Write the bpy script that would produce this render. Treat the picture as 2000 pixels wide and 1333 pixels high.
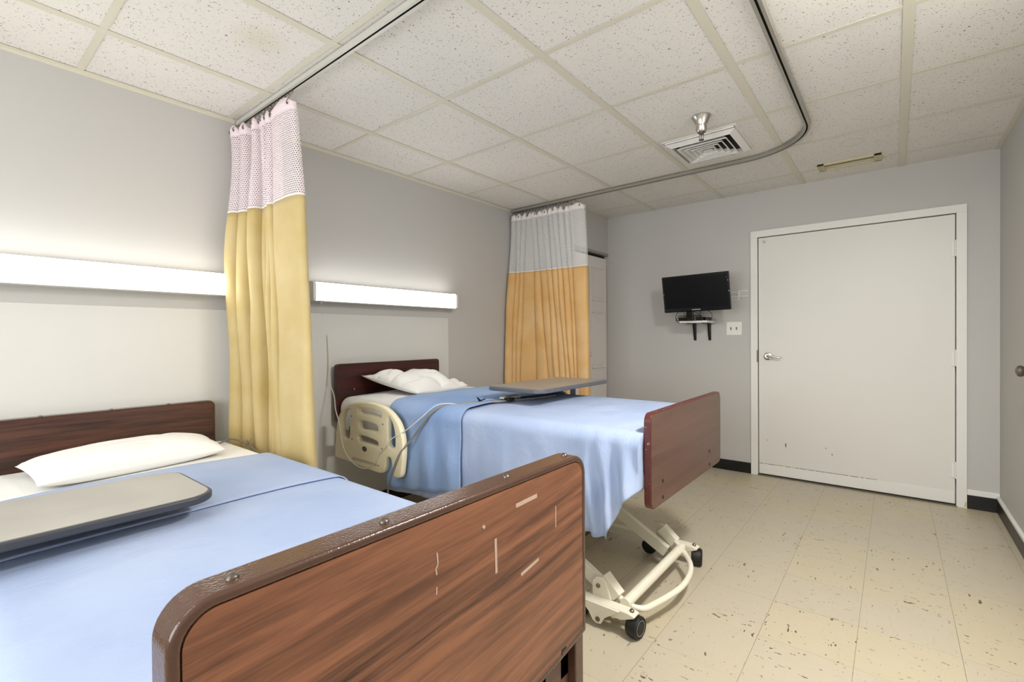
import bpy, bmesh, math, random
from mathutils import Vector, Matrix, noise
random.seed(7)
C = bpy.context.scene
COL = C.collection
PI = math.pi
for o in list(bpy.data.objects):
    bpy.data.objects.remove(o)

# ------------------------------------------------------------------ camera
CX, CY, CZ = 2.8335, 0.0, 1.1807
yaw, pit, rol = math.radians(38.887), math.radians(-.470), math.radians(-.427)
_r = Vector((math.cos(yaw), math.sin(yaw), 0)); _f = Vector((-math.sin(yaw), math.cos(yaw), 0)); _u = Vector((0, 0, 1))
_f2 = _f*math.cos(pit)+_u*math.sin(pit); _u2 = _u*math.cos(pit)-_f*math.sin(pit)
_r3 = _r*math.cos(rol)+_u2*math.sin(rol); _u3 = _u2*math.cos(rol)-_r*math.sin(rol)
cam = bpy.data.objects.new('camera', bpy.data.cameras.new('camera')); COL.objects.link(cam)
m = Matrix((_r3, _u3, -_f2)).transposed().to_4x4(); m.translation = (CX, CY, CZ)
cam.matrix_world = m
cam.data.sensor_width = 36; cam.data.sensor_fit = 'HORIZONTAL'
cam.data.lens = 924.6/2000*36
cam.data.shift_y = (665.8-666.5)/2000
cam.data.clip_start = .02
C.camera = cam

# ------------------------------------------------------------------ world, lights, exposure
W = bpy.data.worlds.new('world'); C.world = W; W.use_nodes = True
W.node_tree.nodes['Background'].inputs[0].default_value = (.80, .88, 1, 1)
W.node_tree.nodes['Background'].inputs[1].default_value = 0.6
C.view_settings.view_transform = 'Standard'; C.view_settings.look = 'None'
C.view_settings.gamma = 1; C.view_settings.use_curve_mapping = False
C.view_settings.exposure = 0.3

H0 = 2.387
def area(name, loc, target, sx, sy, power, col):
    l = bpy.data.lights.new(name, 'AREA'); l.shape = 'RECTANGLE'; l.size = sx; l.size_y = sy
    l.energy = power; l.color = col
    o = bpy.data.objects.new(name, l); COL.objects.link(o); o.location = loc
    o.rotation_euler = (Vector(target)-Vector(loc)).to_track_quat('-Z', 'Y').to_euler()
    return o
# soft daylight fill from an assumed window behind the camera, out of view
area('window_fill_light', (2.0, -1.83, 1.45), (2.0, 2, 1.80), 2.3, 1.25, 52, (.97, .985, 1))
# fill light added under the ceiling behind the camera, out of view
area('unseen_fill_light', (1.95, -.80, 2.355), (1.95, -.80, 0), 1.15, .55, 5, (1, .97, .93))
area('dome_light', (2.98, 1.62, H0-.115), (2.98, 1.62, 0), .24, .24, 34, (1, .98, .955))
FIX_E = 6.0        # brightness of the two wall fixtures' lenses

# ------------------------------------------------------------------ materials
def lin(c):
    return tuple((v/255/12.92 if v/255 <= .04045 else ((v/255+.055)/1.055)**2.4) for v in c)+(1,)
class NT:
    def __init__(s, name, rough=.6, metal=0, spec=.5):
        s.m = bpy.data.materials.new(name); s.m.use_nodes = True; s.t = s.m.node_tree
        s.b = s.t.nodes['Principled BSDF']; s.b.inputs['Roughness'].default_value = rough
        s.b.inputs['Metallic'].default_value = metal; s.b.inputs['Specular IOR Level'].default_value = spec
    def n(s, typ, **k):
        x = s.t.nodes.new('ShaderNode'+typ)
        for a, v in k.items():
            if a in ('ins',):
                for i, w in v.items():
                    if isinstance(w, bpy.types.NodeSocket): s.t.links.new(w, x.inputs[i])
                    else: x.inputs[i].default_value = w
            else: setattr(x, a, v)
        return x
    def math(s, op, a, b=None, c=None, clamp=False):
        ins = {0: a}
        if b is not None: ins[1] = b
        if c is not None: ins[2] = c
        x = s.n('Math', operation=op, ins=ins); x.use_clamp = clamp
        return x.outputs[0]
    def mix(s, f, a, b):
        x = s.n('Mix', data_type='RGBA')
        for i, w in ((0, f), (6, a), (7, b)):
            if isinstance(w, bpy.types.NodeSocket): s.t.links.new(w, x.inputs[i])
            else: x.inputs[i].default_value = w
        return x.outputs[2]
    def coord(s, kind='Object'):
        return s.n('TexCoord').outputs[kind]
    def map(s, v, scale=(1, 1, 1), rot=(0, 0, 0), loc=(0, 0, 0)):
        return s.n('Mapping', ins={0: v, 1: loc, 2: rot, 3: scale}).outputs[0]
    def noise(s, v, scale, detail=3, rough=.5, dist=0):
        return s.n('TexNoise', ins={'Vector': v, 'Scale': scale, 'Detail': detail, 'Roughness': rough, 'Distortion': dist}).outputs[0]
    def ramp(s, f, lo, hi):
        x = s.n('MapRange', ins={0: f, 1: lo, 2: hi}); x.clamp = True
        return x.outputs[0]
    def col(s, c): 
        if isinstance(c, bpy.types.NodeSocket): s.t.links.new(c, s.b.inputs['Base Color'])
        else: s.b.inputs['Base Color'].default_value = c
    def bump(s, h, strength=.2, dist=.002):
        x = s.n('Bump', ins={'Strength': strength, 'Distance': dist, 'Height': h})
        s.t.links.new(x.outputs[0], s.b.inputs['Normal'])
MAT = {}
def simple(name, rgb, rough=.6, metal=0, spec=.5, var=.06, nscale=6, bump=0, bscale=200):
    t = NT(name, rough, metal, spec)
    c = lin(rgb); v = t.coord()
    d = tuple(x*(1-var) for x in c[:3])+(1,)
    t.col(t.mix(t.noise(v, nscale), c, d))
    if bump: t.bump(t.noise(v, bscale, 2), bump, .001)
    MAT[name] = t.m
    return t.m

simple('wall_paint', (196, 194, 190), .7, var=.03, nscale=2, bump=.08, bscale=90)
simple('wall_board', (218, 217, 212), .55, var=.02, nscale=2, bump=.12, bscale=60)
simple('white_trim', (235, 234, 228), .45, var=.03, nscale=3)
simple('door_paint', (228, 226, 219), .42, var=.03, nscale=2.5, bump=.04, bscale=30)
simple('closet_paint', (226, 221, 217), .5, var=.02)
simple('grid_metal', (220, 216, 199), .45, var=.04, nscale=9)
simple('base_black', (20, 18, 17), .38, var=.3)
simple('track_white', (210, 208, 200), .4, .2)
simple('track_grey', (160, 156, 146), .35, .35)
simple('slot_dark', (22, 20, 18), .6)
simple('chrome', (210, 205, 198), .22, 1, var=.05)
simple('dark_steel', (120, 112, 104), .35, .9)
simple('diffuser_white', (232, 230, 226), .45, var=.02)
simple('beige_metal', (204, 194, 158), .5, var=.06, nscale=20)
simple('tv_black', (9, 9, 10), .18, var=.1)
simple('screen', (5, 6, 9), .32, spec=.22, var=.4, nscale=3)
simple('plastic_black', (16, 16, 16), .4)
simple('plate_white', (236, 234, 224), .4, var=.02)
simple('grey_plastic', (86, 90, 96), .45, var=.05)
simple('cable_grey', (128, 124, 118), .5)
simple('cord_white', (222, 217, 202), .5)
simple('cream_paint', (234, 228, 208), .38, var=.07, nscale=14)
simple('rail_cream', (236, 226, 192), .42, var=.03, nscale=5)
simple('rubber', (14, 13, 13), .5)
simple('linen_white', (240, 239, 235), .85, spec=.2, var=.03, nscale=9, bump=.25, bscale=350)
simple('curtain_hem', (240, 234, 230), .85, spec=.2)
simple('hook_metal', (120, 112, 102), .35, .8)
simple('tape_pale', (196, 170, 152), .6, var=.25, nscale=90)
simple('under_metal', (120, 112, 100), .5, .3)
simple('glass_frame', (225, 225, 222), .4)

# blue cotton with a fine rib
def cotton(name, rgb, rgb2, rib=420, axis=0):
    t = NT(name, .85, spec=.15)
    v = t.coord()
    n1 = t.noise(v, 3.5, 3)
    t.col(t.mix(t.ramp(n1, .35, .65), lin(rgb), lin(rgb2)))
    s = t.n('SeparateXYZ', ins={0: v})
    w = t.math('SINE', t.math('MULTIPLY', s.outputs[axis], rib))
    w2 = t.math('ADD', t.math('MULTIPLY', w, .5), t.noise(v, 260, 2))
    wk = t.noise(t.map(v, scale=(1.6, .8, 1), rot=(0, 0, .35)), 7, 5, .55, .8)
    b1_ = t.n('Bump', ins={'Strength': .35, 'Distance': .012, 'Height': wk})
    b2_ = t.n('Bump', ins={'Strength': .22, 'Distance': .0012, 'Height': w2, 'Normal': b1_.outputs[0]})
    t.t.links.new(b2_.outputs[0], t.b.inputs['Normal'])
    MAT[name] = t.m
cotton('blue_blanket', (173, 187, 214), (162, 178, 209))
cotton('blue_sheet_shaded', (152, 174, 209), (134, 161, 203))  # the blanket's blue, deepened to paint in shade on the hanging side

def curtain_mat(name, a, b):
    t = NT(name, .7, spec=.3)
    v = t.coord()
    t.col(t.mix(t.ramp(t.noise(v, 5), .3, .7), lin(a), lin(b)))
    s = t.n('SeparateXYZ', ins={0: v})
    w = t.math('SINE', t.math('MULTIPLY', s.outputs[2], 500))
    t.bump(t.math('ADD', w, t.noise(v, 300, 1)), .12, .001)
    t.b.inputs['Sheen Weight'].default_value = .15
    MAT[name] = t.m
curtain_mat('curtain_tan', (206, 187, 137), (195, 171, 111))
curtain_mat('curtain_gold', (226, 188, 134), (216, 170, 106))

def net(name, rgb):
    t = NT(name, .8, spec=.2)
    t.col(lin(rgb))
    uv = t.coord('UV'); s = t.n('SeparateXYZ', ins={0: uv})
    P = .012
    row = t.math('FLOOR', t.math('DIVIDE', s.outputs[1], P*.87))
    off = t.math('MULTIPLY', t.math('MODULO', row, 2), .5)
    fx = t.math('SUBTRACT', t.math('FRACT', t.math('ADD', t.math('DIVIDE', s.outputs[0], P), off)), .5)
    fy = t.math('SUBTRACT', t.math('FRACT', t.math('DIVIDE', s.outputs[1], P*.87)), .5)
    d = t.math('SQRT', t.math('ADD', t.math('MULTIPLY', fx, fx), t.math('MULTIPLY', fy, fy)))
    hole = t.math('LESS_THAN', d, .36)
    tr = t.n('BsdfTransparent'); mx = t.n('MixShader', ins={0: hole, 1: t.b.outputs[0], 2: tr.outputs[0]})
    t.t.links.new(mx.outputs[0], t.t.nodes['Material Output'].inputs[0])
    MAT[name] = t.m
net('net_pink', (243, 228, 232)); net('net_white', (240, 238, 236))

def wood(name, light, dark, rough, scale=1.0, rot=0.0, axis='y', spec=.5, c3=None):
    t = NT(name, rough, spec=spec)
    v = t.coord()
    # grain runs along y of the object
    v = t.map(v, rot=(rot, 0, 0))
    v2 = t.map(v, scale=(1, .055, 1))
    n0 = t.noise(t.map(v, scale=(1, .5, 1.6)), 2.0*scale, 2)
    vv = t.n('VectorMath', operation='ADD', ins={0: v2}); 
    cmb = t.n('CombineXYZ', ins={2: t.math('MULTIPLY', n0, .10)}); t.t.links.new(cmb.outputs[0], vv.inputs[1])
    n1 = t.noise(vv.outputs[0], 42*scale, 6, .62, .25)
    n2 = t.noise(t.map(v, scale=(1, .03, 1)), 210*scale, 4, .7)
    f = t.math('ADD', t.math('MULTIPLY', n1, .78), t.math('MULTIPLY', n2, .22))
    c = t.mix(t.ramp(f, .39, .61), lin(dark), lin(light))
    if c3: c = t.mix(t.ramp(t.noise(v2, 9*scale, 3), .45, .7), c, t.mix(.5, c, lin(c3)))
    t.col(c); t.bump(n2, .05, .0005)
    MAT[name] = t.m
wood('wood_walnut', (140, 91, 65), (60, 35, 25), .36, 1.0, -.07, c3=(150, 99, 71))
wood('wood_headboard', (94, 58, 44), (46, 28, 22), .38, .8)
wood('wood_mahogany', (99, 71, 59), (84, 59, 49), .36, .5)
wood('wood_darkred', (70, 22, 18), (44, 15, 13), .32, .6)
def edge():
    t = NT('edge_red', .35); v = t.coord()
    n = t.noise(v, 60, 3)
    t.col(t.mix(t.ramp(n, .66, .70), lin((88, 38, 34)), lin((176, 120, 106)))); MAT['edge_red'] = t.m
    t = NT('bronze_trim', .17, spec=.6); v = t.coord()
    t.col(t.mix(t.noise(v, 8), lin((88, 62, 48)), lin((72, 48, 37))))
    vo = t.n('TexVoronoi', ins={'Vector': v, 'Scale': 260.0}).outputs[0]
    t.bump(t.math('ADD', t.noise(v, 240, 2), vo), .24, .0010); MAT['bronze_trim'] = t.m
    t = NT('tray_top', .32); v = t.coord()
    t.col(t.mix(t.ramp(t.noise(v, 4, 4), .3, .7), lin((176, 172, 162)), lin((158, 154, 146)))); MAT['tray_top'] = t.m
    t = NT('tray_top_grey', .30); v = t.coord()
    t.col(t.mix(t.ramp(t.noise(v, 4, 4), .3, .7), lin((150, 145, 138)), lin((132, 128, 124)))); MAT['tray_top_grey'] = t.m
    t = NT('tray_rim', .42); v = t.coord(); t.col(t.mix(t.noise(v, 20), lin((98, 101, 108)), lin((84, 87, 94))))
    MAT['tray_rim'] = t.m
    t = NT('tray_rim_dark', .42); v = t.coord(); t.col(t.mix(t.noise(v, 20), lin((64, 66, 72)), lin((54, 56, 62))))
    MAT['tray_rim_dark'] = t.m
edge()

def lens():
    t = NT('lens_lit', .3); v = t.coord()
    ch = t.n('TexChecker', ins={'Vector': v, 'Scale': 300.0}).outputs[1]
    e = t.math('ADD', FIX_E*.97, t.math('MULTIPLY', ch, FIX_E*.06))
    t.col((.9, .9, .88, 1)); t.b.inputs['Emission Color'].default_value = (1, .985, .955, 1)
    t.t.links.new(e, t.b.inputs['Emission Strength']); MAT['lens_lit'] = t.m
lens()

def bowl():
    t = NT('bowl_lit', .3); t.col((.9, .9, .88, 1)); t.b.inputs['Emission Color'].default_value = (1, .98, .95, 1)
    t.b.inputs['Emission Strength'].default_value = 38; MAT['bowl_lit'] = t.m
bowl()

def ceiling_mat():
    t = NT('ceiling_tile', .85, spec=.2); v = t.coord()
    nz = t.n('TexNoise', ins={'Vector': v, 'Scale': 70.0, 'Detail': 1.0}).outputs[1]
    dv = t.n('VectorMath', operation='SCALE', ins={0: nz, 3: .022}).outputs[0]
    vv = t.n('VectorMath', operation='ADD', ins={0: v, 1: dv}).outputs[0]
    f = None
    for (sc, th, st, off) in ((110, .21, (1, .55, 1), 0), (135, .20, (.5, 1, 1), 3.3), (72, .10, (1, 1, 1), 7.1)):
        vo = t.n('TexVoronoi', ins={'Vector': t.map(vv, scale=st, loc=(off, off, 0), rot=(0, 0, off)), 'Scale': float(sc)})
        rnd = t.n('SeparateXYZ', ins={0: vo.outputs[1]}).outputs[0]
        thr = t.math('MULTIPLY', t.math('SUBTRACT', rnd, .25, clamp=True), th/.75*1.25)
        g = t.math('LESS_THAN', vo.outputs[0], thr)
        f = g if f is None else t.math('MAXIMUM', f, g)
    base = t.mix(t.ramp(t.noise(v, 1.7, 2), .35, .65), lin((234, 231, 225)), lin((229, 227, 222)))
    # faint brown water stain and the ghost ring left by an old detector
    s = t.n('SeparateXYZ', ins={0: v})
    def dist(x, y, ax=1, ay=1):
        a = t.math('MULTIPLY', t.math('SUBTRACT', s.outputs[0], x), ax); b = t.math('MULTIPLY', t.math('SUBTRACT', s.outputs[1], y), ay)
        return t.math('SQRT', t.math('ADD', t.math('MULTIPLY', a, a), t.math('MULTIPLY', b, b)))
    st = t.math('MULTIPLY', t.math('SUBTRACT', 1, t.ramp(dist(.84, .86), .02, .13)), .35)
    base = t.mix(st, base, lin((205, 198, 160)))
    d = dist(2.63, 3.675)
    ring = t.math('MULTIPLY', t.math('LESS_THAN', t.math('ABSOLUTE', t.math('SUBTRACT', d, .062)), .012), .10)
    base = t.mix(ring, base, lin((150, 140, 140)))
    t.col(t.mix(t.math('MULTIPLY', f, .85), base, lin((112, 102, 86))))
    t.bump(t.math('SUBTRACT', t.noise(v, 160, 2), f), .25, .0015)
    MAT['ceiling_tile'] = t.m
ceiling_mat()

def floor_mat():
    t = NT('floor_tile', .24, spec=.5); v = t.coord(); T = .3048
    s = t.n('SeparateXYZ', ins={0: v})
    tx = t.math('DIVIDE', t.math('SUBTRACT', s.outputs[0], 2.1113), T); ty = t.math('DIVIDE', t.math('SUBTRACT', s.outputs[1], 3.5698), T)
    ix = t.math('FLOOR', tx); iy = t.math('FLOOR', ty)
    fx = t.math('SUBTRACT', tx, ix); fy = t.math('SUBTRACT', ty, iy)
    cell = t.n('CombineXYZ', ins={0: ix, 1: iy}).outputs[0]
    wn = t.n('TexWhiteNoise', ins={0: cell}); r = wn.outputs[0]
    par = t.math('MODULO', t.math('ABSOLUTE', t.math('ADD', ix, iy)), 2)
    va = t.map(v, scale=(1, .28, 1)); vb = t.map(v, scale=(.28, 1, 1), loc=(5, 9, 0))
    mv = t.n('Mix', data_type='VECTOR', ins={0: par}); t.t.links.new(va, mv.inputs[4]); t.t.links.new(vb, mv.inputs[5])
    vv = mv.outputs[1]
    nzc = t.n('TexNoise', ins={'Vector': v, 'Scale': 45.0, 'Detail': 1.0}).outputs[1]
    vw = t.n('VectorMath', operation='ADD', ins={0: vv, 1: t.n('VectorMath', operation='SCALE', ins={0: nzc, 3: .022}).outputs[0]}).outputs[0]
    marks = None
    for sc, th, lo, o in ((60, .17, .58, 0), (95, .15, .48, 4.2), (26, .12, .82, 8.8)):
        vo = t.n('TexVoronoi', ins={'Vector': t.map(vw, loc=(o, o*2, 0)), 'Scale': float(sc)})
        rnd = t.n('SeparateXYZ', ins={0: vo.outputs[1]}).outputs[1]
        g = t.math('LESS_THAN', vo.outputs[0], t.math('MULTIPLY', t.math('SUBTRACT', rnd, lo, clamp=True), th/(1-lo)*1.5))
        marks = g if marks is None else t.math('MAXIMUM', marks, g)
    dens = t.ramp(t.math('ADD', t.noise(v, 6, 2), t.math('MULTIPLY', r, .25)), .46, .66)
    a = t.mix(t.noise(t.map(vv, scale=(3, 3, 3)), 3, 4, .6), lin((193, 182, 157)), lin((186, 176, 157)))
    b = t.mix(t.noise(t.map(vv, scale=(3, 3, 3)), 3, 4, .6), lin((190, 178, 148)), lin((194, 183, 158)))
    base = t.mix(t.math('GREATER_THAN', r, .5), a, b)
    streak = t.ramp(t.noise(vv, 60, 3, .6), .58, .75)
    base = t.mix(t.math('MULTIPLY', streak, .30), base, lin((176, 160, 126)))
    base = t.mix(t.math('MULTIPLY', marks, t.math('ADD', t.math('MULTIPLY', dens, .62), .30)), base, lin((58, 46, 32)))
    w = .0050
    ex = t.math('LESS_THAN', fx, w); ey = t.math('LESS_THAN', fy, w*.9)
    ln = t.math('MAXIMUM', t.math('MULTIPLY', ex, t.math('ADD', .55, t.math('MULTIPLY', t.noise(v, 3), .45))), t.math('MULTIPLY', ey, t.ramp(t.noise(v, 2.2, 2), .38, .72)))
    base = t.mix(ln, base, lin((84, 70, 48)))
    t.col(base)
    t.t.links.new(t.math('ADD', .24, t.math('MULTIPLY', t.noise(v, 9, 3), .22)), t.b.inputs['Roughness'])
    t.bump(t.math('ADD', t.noise(v, 14, 2), t.math('MULTIPLY', ln, -.5)), .06, .002)
    MAT['floor_tile'] = t.m
floor_mat()

# ------------------------------------------------------------------ mesh helpers
def tag(o, label=None, cat=None, group=None, kind=None):
    if label: o['label'] = label
    if cat: o['category'] = cat
    if group: o['group'] = group
    if kind: o['kind'] = kind
    return o
def empty(name, loc=(0, 0, 0), label=None, cat=None, group=None, kind=None):
    o = bpy.data.objects.new(name, None); COL.objects.link(o); o.location = loc; o.empty_display_size = .05
    return tag(o, label, cat, group, kind)
class MB:
    def __init__(s): s.v = []; s.f = []; s.uv = None
    def add(s, vs, fs):
        n = len(s.v); s.v += [tuple(x) for x in vs]; s.f += [tuple(i+n for i in f) for f in fs]
    def box(s, a, b, rot=None, org=None):
        x0, y0, z0 = a; x1, y1, z1 = b
        vs = [(x0, y0, z0), (x1, y0, z0), (x1, y1, z0), (x0, y1, z0), (x0, y0, z1), (x1, y0, z1), (x1, y1, z1), (x0, y1, z1)]
        if rot is not None:
            o = Vector(org) if org else Vector((0, 0, 0)); vs = [rot@(Vector(v)-o)+o for v in vs]
        s.add(vs, [(0, 3, 2, 1), (4, 5, 6, 7), (0, 1, 5, 4), (1, 2, 6, 5), (2, 3, 7, 6), (3, 0, 4, 7)]); return s
    def beam(s, a, b, w, h, up=(0, 0, 1)):
        a = Vector(a); b = Vector(b); d = (b-a).normalized(); sd = d.cross(Vector(up)).normalized(); u = sd.cross(d)
        vs = [p+sd*i*w/2+u*j*h/2 for p in (a, b) for i, j in ((-1, -1), (1, -1), (1, 1), (-1, 1))]
        s.add(vs, [(0, 1, 2, 3), (7, 6, 5, 4), (0, 4, 5, 1), (1, 5, 6, 2), (2, 6, 7, 3), (3, 7, 4, 0)]); return s
    def tube(s, pts, r, n=10, smooth=0, closed=False, cap=True):
        P = [Vector(p) for p in pts]
        if smooth: P = catmull(P, smooth)
        N = len(P); rs = r if isinstance(r, (list, tuple)) else [r]*N
        t0 = (P[1]-P[0]).normalized(); ref = Vector((0, 0, 1)) if abs(t0.z) < .9 else Vector((1, 0, 0))
        sd = t0.cross(ref).normalized(); rings = []
        for i in range(N):
            if i == 0: t = P[1]-P[0]
            elif i == N-1: t = P[-1]-P[-2]
            else: t = (P[i+1]-P[i]).normalized()+(P[i]-P[i-1]).normalized()
            t = t.normalized(); sd = (sd-t*sd.dot(t)).normalized(); u = t.cross(sd)
            rings.append([P[i]+(sd*math.cos(2*PI*k/n)+u*math.sin(2*PI*k/n))*rs[i] for k in range(n)])
        vs = [v for rg in rings for v in rg]; fs = []
        for i in range(N-1):
            for k in range(n): fs.append((i*n+k, i*n+(k+1) % n, (i+1)*n+(k+1) % n, (i+1)*n+k))
        if cap: fs += [tuple(range(n))[::-1], tuple((N-1)*n+k for k in range(n))]
        s.add(vs, fs); return s
    def lathe(s, prof, c, axis=(0, 0, 1), n=32):
        ax = Vector(axis).normalized(); q = Vector((0, 0, 1)).rotation_difference(ax); c = Vector(c)
        vs = []; fs = []
        for r, h in prof:
            for k in range(n): vs.append(c+q@Vector((r*math.cos(2*PI*k/n), r*math.sin(2*PI*k/n), h)))
        for i in range(len(prof)-1):
            for k in range(n): fs.append((i*n+k, i*n+(k+1) % n, (i+1)*n+(k+1) % n, (i+1)*n+k))
        fs += [tuple(range(n))[::-1], tuple((len(prof)-1)*n+k for k in range(n))]
        s.add(vs, fs); return s
    def prism(s, poly, axis, lo, hi):
        """poly: 2D points in the plane across `axis`."""
        def mk(p, h): return {'x': (h, p[0], p[1]), 'y': (p[0], h, p[1]), 'z': (p[0], p[1], h)}[axis]
        n = len(poly)
        vs = [mk(p, lo) for p in poly]+[mk(p, hi) for p in poly]
        fs = [tuple(range(n)), tuple(range(2*n-1, n-1, -1))]+[(i, i+n, (i+1) % n+n, (i+1) % n) for i in range(n)]
        s.add(vs, fs); return s
    def grid(s, P, closed_u=False):
        nr = len(P); nc = len(P[0]); vs = [p for row in P for p in row]; fs = []
        for i in range(nr-1):
            for j in range(nc-1): fs.append((i*nc+j, i*nc+j+1, (i+1)*nc+j+1, (i+1)*nc+j))
        s.add(vs, fs); return s
    def build(s, name, mat, parent=None, smooth=True, bevel=0, seg=3, solid=0, sub=0, angle=35, uv=None):
        me = bpy.data.meshes.new(name); me.from_pydata(s.v, [], s.f)
        bm = bmesh.new(); bm.from_mesh(me); bmesh.ops.recalc_face_normals(bm, faces=bm.faces); bm.to_mesh(me); bm.free()
        me.materials.append(MAT[mat])
        if uv:
            l = me.uv_layers.new(name='UVMap')
            for lp in me.loops: l.data[lp.index].uv = uv[lp.vertex_index]
        if smooth:
            me.polygons.foreach_set('use_smooth', [True]*len(me.polygons))
            me.set_sharp_from_angle(angle=math.radians(angle))
        o = bpy.data.objects.new(name, me); COL.objects.link(o)
        if parent: 
            o.parent = parent; o.matrix_parent_inverse = Matrix.Translation(-world_loc(parent))
        if solid:
            md = o.modifiers.new('solid', 'SOLIDIFY'); md.thickness = solid; md.offset = 0
        if bevel:
            md = o.modifiers.new('bevel', 'BEVEL'); md.width = bevel; md.segments = seg; md.limit_method = 'ANGLE'; md.angle_limit = math.radians(40)
            md.harden_normals = True
        if sub:
            md = o.modifiers.new('sub', 'SUBSURF'); md.levels = sub; md.render_levels = sub
        return o
def world_loc(o):
    v = Vector((0, 0, 0))
    while o: v += o.location; o = o.parent if False else None
    return v
def catmull(P, k):
    out = []
    for i in range(len(P)-1):
        p0 = P[max(i-1, 0)]; p1 = P[i]; p2 = P[i+1]; p3 = P[min(i+2, len(P)-1)]
        for j in range(k):
            t = j/k
            out.append(.5*((2*p1)+(p2-p0)*t+(2*p0-5*p1+4*p2-p3)*t*t+(3*p1-p0-3*p2+p3)*t**3))
    out.append(P[-1]); return out
def rrect(x0, x1, y0, y1, r, n=6):
    if not isinstance(r, (list, tuple)): r = [r]*4
    out = []
    for (cx, cy, a, rr) in ((x1-r[0], y0+r[0], -90, r[0]), (x1-r[1], y1-r[1], 0, r[1]), (x0+r[2], y1-r[2], 90, r[2]), (x0+r[3], y0+r[3], 180, r[3])):
        if rr <= 0: out.append((cx, cy)); continue
        for k in range(n+1):
            t = math.radians(a+90*k/n); out.append((cx+rr*math.cos(t), cy+rr*math.sin(t)))
    return out
def lerp(a, b, t): return a+(b-a)*t
def sst(a, b, x):
    t = max(0, min(1, (x-a)/(b-a))); return t*t*(3-2*t)
def pw(x, pts):
    if x <= pts[0][0]: return pts[0][1]
    for (a, p), (b, q) in zip(pts, pts[1:]):
        if x <= b: return lerp(p, q, (x-a)/(b-a))
    return pts[-1][1]

# ------------------------------------------------------------------ the room
H = 2.387; XR = 3.374; YB = 4.41; YF = -1.95
S = dict(kind='structure')
def st(name, mb, mat, **k): return tag(mb.build(name, mat, **k), kind='structure')
st('floor', MB().box((-.1, YF-.1, -.06), (XR+.1, YB+.1, 0)), 'floor_tile', smooth=False)
st('ceiling', MB().box((-.1, YF-.1, H), (XR+.1, YB+.1, H+.05)), 'ceiling_tile', smooth=False)
st('wall_left', MB().box((-.1, YF, 0), (0, YB, H)), 'wall_paint', smooth=False)
st('wall_right', MB().box((XR, YF, 0), (XR+.1, YB, H)), 'wall_paint', smooth=False)
wb = MB(); dx0, dx1, dz = 1.936, 3.170, 2.005
wb.box((-.1, YB, 0), (dx0, YB+.1, H)); wb.box((dx1, YB, 0), (XR+.1, YB+.1, H)); wb.box((dx0, YB, dz), (dx1, YB+.1, H)); wb.box((dx0, YB+.06, 0), (dx1, YB+.1, dz))
st('wall_back', wb, 'wall_paint', smooth=False)
# wall behind the camera with an assumed window opening for the daylight fill
wf = MB(); wx0, wx1, wz0, wz1 = .85, 3.15, .85, 2.1
wf.box((-.1, YF-.1, 0), (wx0, YF, H)); wf.box((wx1, YF-.1, 0), (XR+.1, YF, H)); wf.box((wx0, YF-.1, 0), (wx1, YF, wz0)); wf.box((wx0, YF-.1, wz1), (wx1, YF, H))
st('wall_front', wf, 'wall_paint', smooth=False)
w1 = empty('unseen_window', (1.75, YF, wz0), kind='structure')
f = MB(); f.box((wx0, YF-.06, wz0), (wx0+.05, YF-.02, wz1)); f.box((wx1-.05, YF-.06, wz0), (wx1, YF-.02, wz1)); f.box((wx0, YF-.06, wz0), (wx1, YF-.02, wz0+.05)); f.box((wx0, YF-.06, wz1-.05), (wx1, YF-.02, wz1)); f.box((1.975, YF-.06, wz0), (2.025, YF-.02, wz1))
f.build('window_frame', 'glass_frame', w1, smooth=False)
# the closet that stands out from the left wall, with its folding door
XC = .548; YC = 3.63; DZ = 2.0
cb = MB(); cb.box((0, YC, 0), (XC, YC+.06, H)); cb.box((XC-.06, YC+.06, DZ+.02), (XC, YB, H)); cb.box((XC-.06, YC+.06, 0), (XC, YC+.09, DZ+.02)); cb.box((XC-.40, YC+.09, 0), (XC-.38, YB, DZ+.02))
st('wall_closet', cb, 'wall_paint', smooth=False)
d2 = empty('door_2', (XC, 4.06, 0), kind='structure')
hd = MB().box((XC-.058, YC+.09, DZ-.004), (XC+.006, YB-.002, DZ+.022)); hd.build('door_track', 'track_grey', d2, smooth=False)
MB().box((XC-.05, YC+.10, DZ-.034), (XC-.04, YB-.004, DZ-.004)).build('track_slot', 'slot_dark', d2, smooth=False)
for (a, b) in ((YC+.10, 4.045), (4.052, YB-.012)):
    lf = MB().box((XC-.045, a, .015), (XC-.012, b, DZ-.032)).build('door_leaf', 'closet_paint', d2, smooth=False, bevel=.002)
    mid = (a+b)/2; hw = (b-a)/2
    for (z0, z1) in ((.16, .74), (.86, 1.42), (1.53, 1.86)):
        for (p, q) in ((a+.045, b-.045),):
            fr = MB()
            o_ = rrect(p, q, z0, z1, .002, 1); 
            fr.box((XC-.014, p, z0), (XC-.004, p+.012, z1)); fr.box((XC-.014, q-.012, z0), (XC-.004, q, z1)); fr.box((XC-.014, p, z0), (XC-.004, q, z0+.012)); fr.box((XC-.014, p, z1-.012), (XC-.004, q, z1))
            fr.box((XC-.014, p+.035, z0+.035), (XC-.006, q-.035, z1-.035))
            fr.build('raised_panel', 'closet_paint', lf, smooth=False, bevel=.003, seg=2)
MB().lathe([(.004, 0), (.004, .02), (.012, .024), (.013, .034), (.008, .04)], (XC-.012, 4.02, 1.0), (1, 0, 0), 16).build('door_knob', 'chrome', d2)

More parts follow.
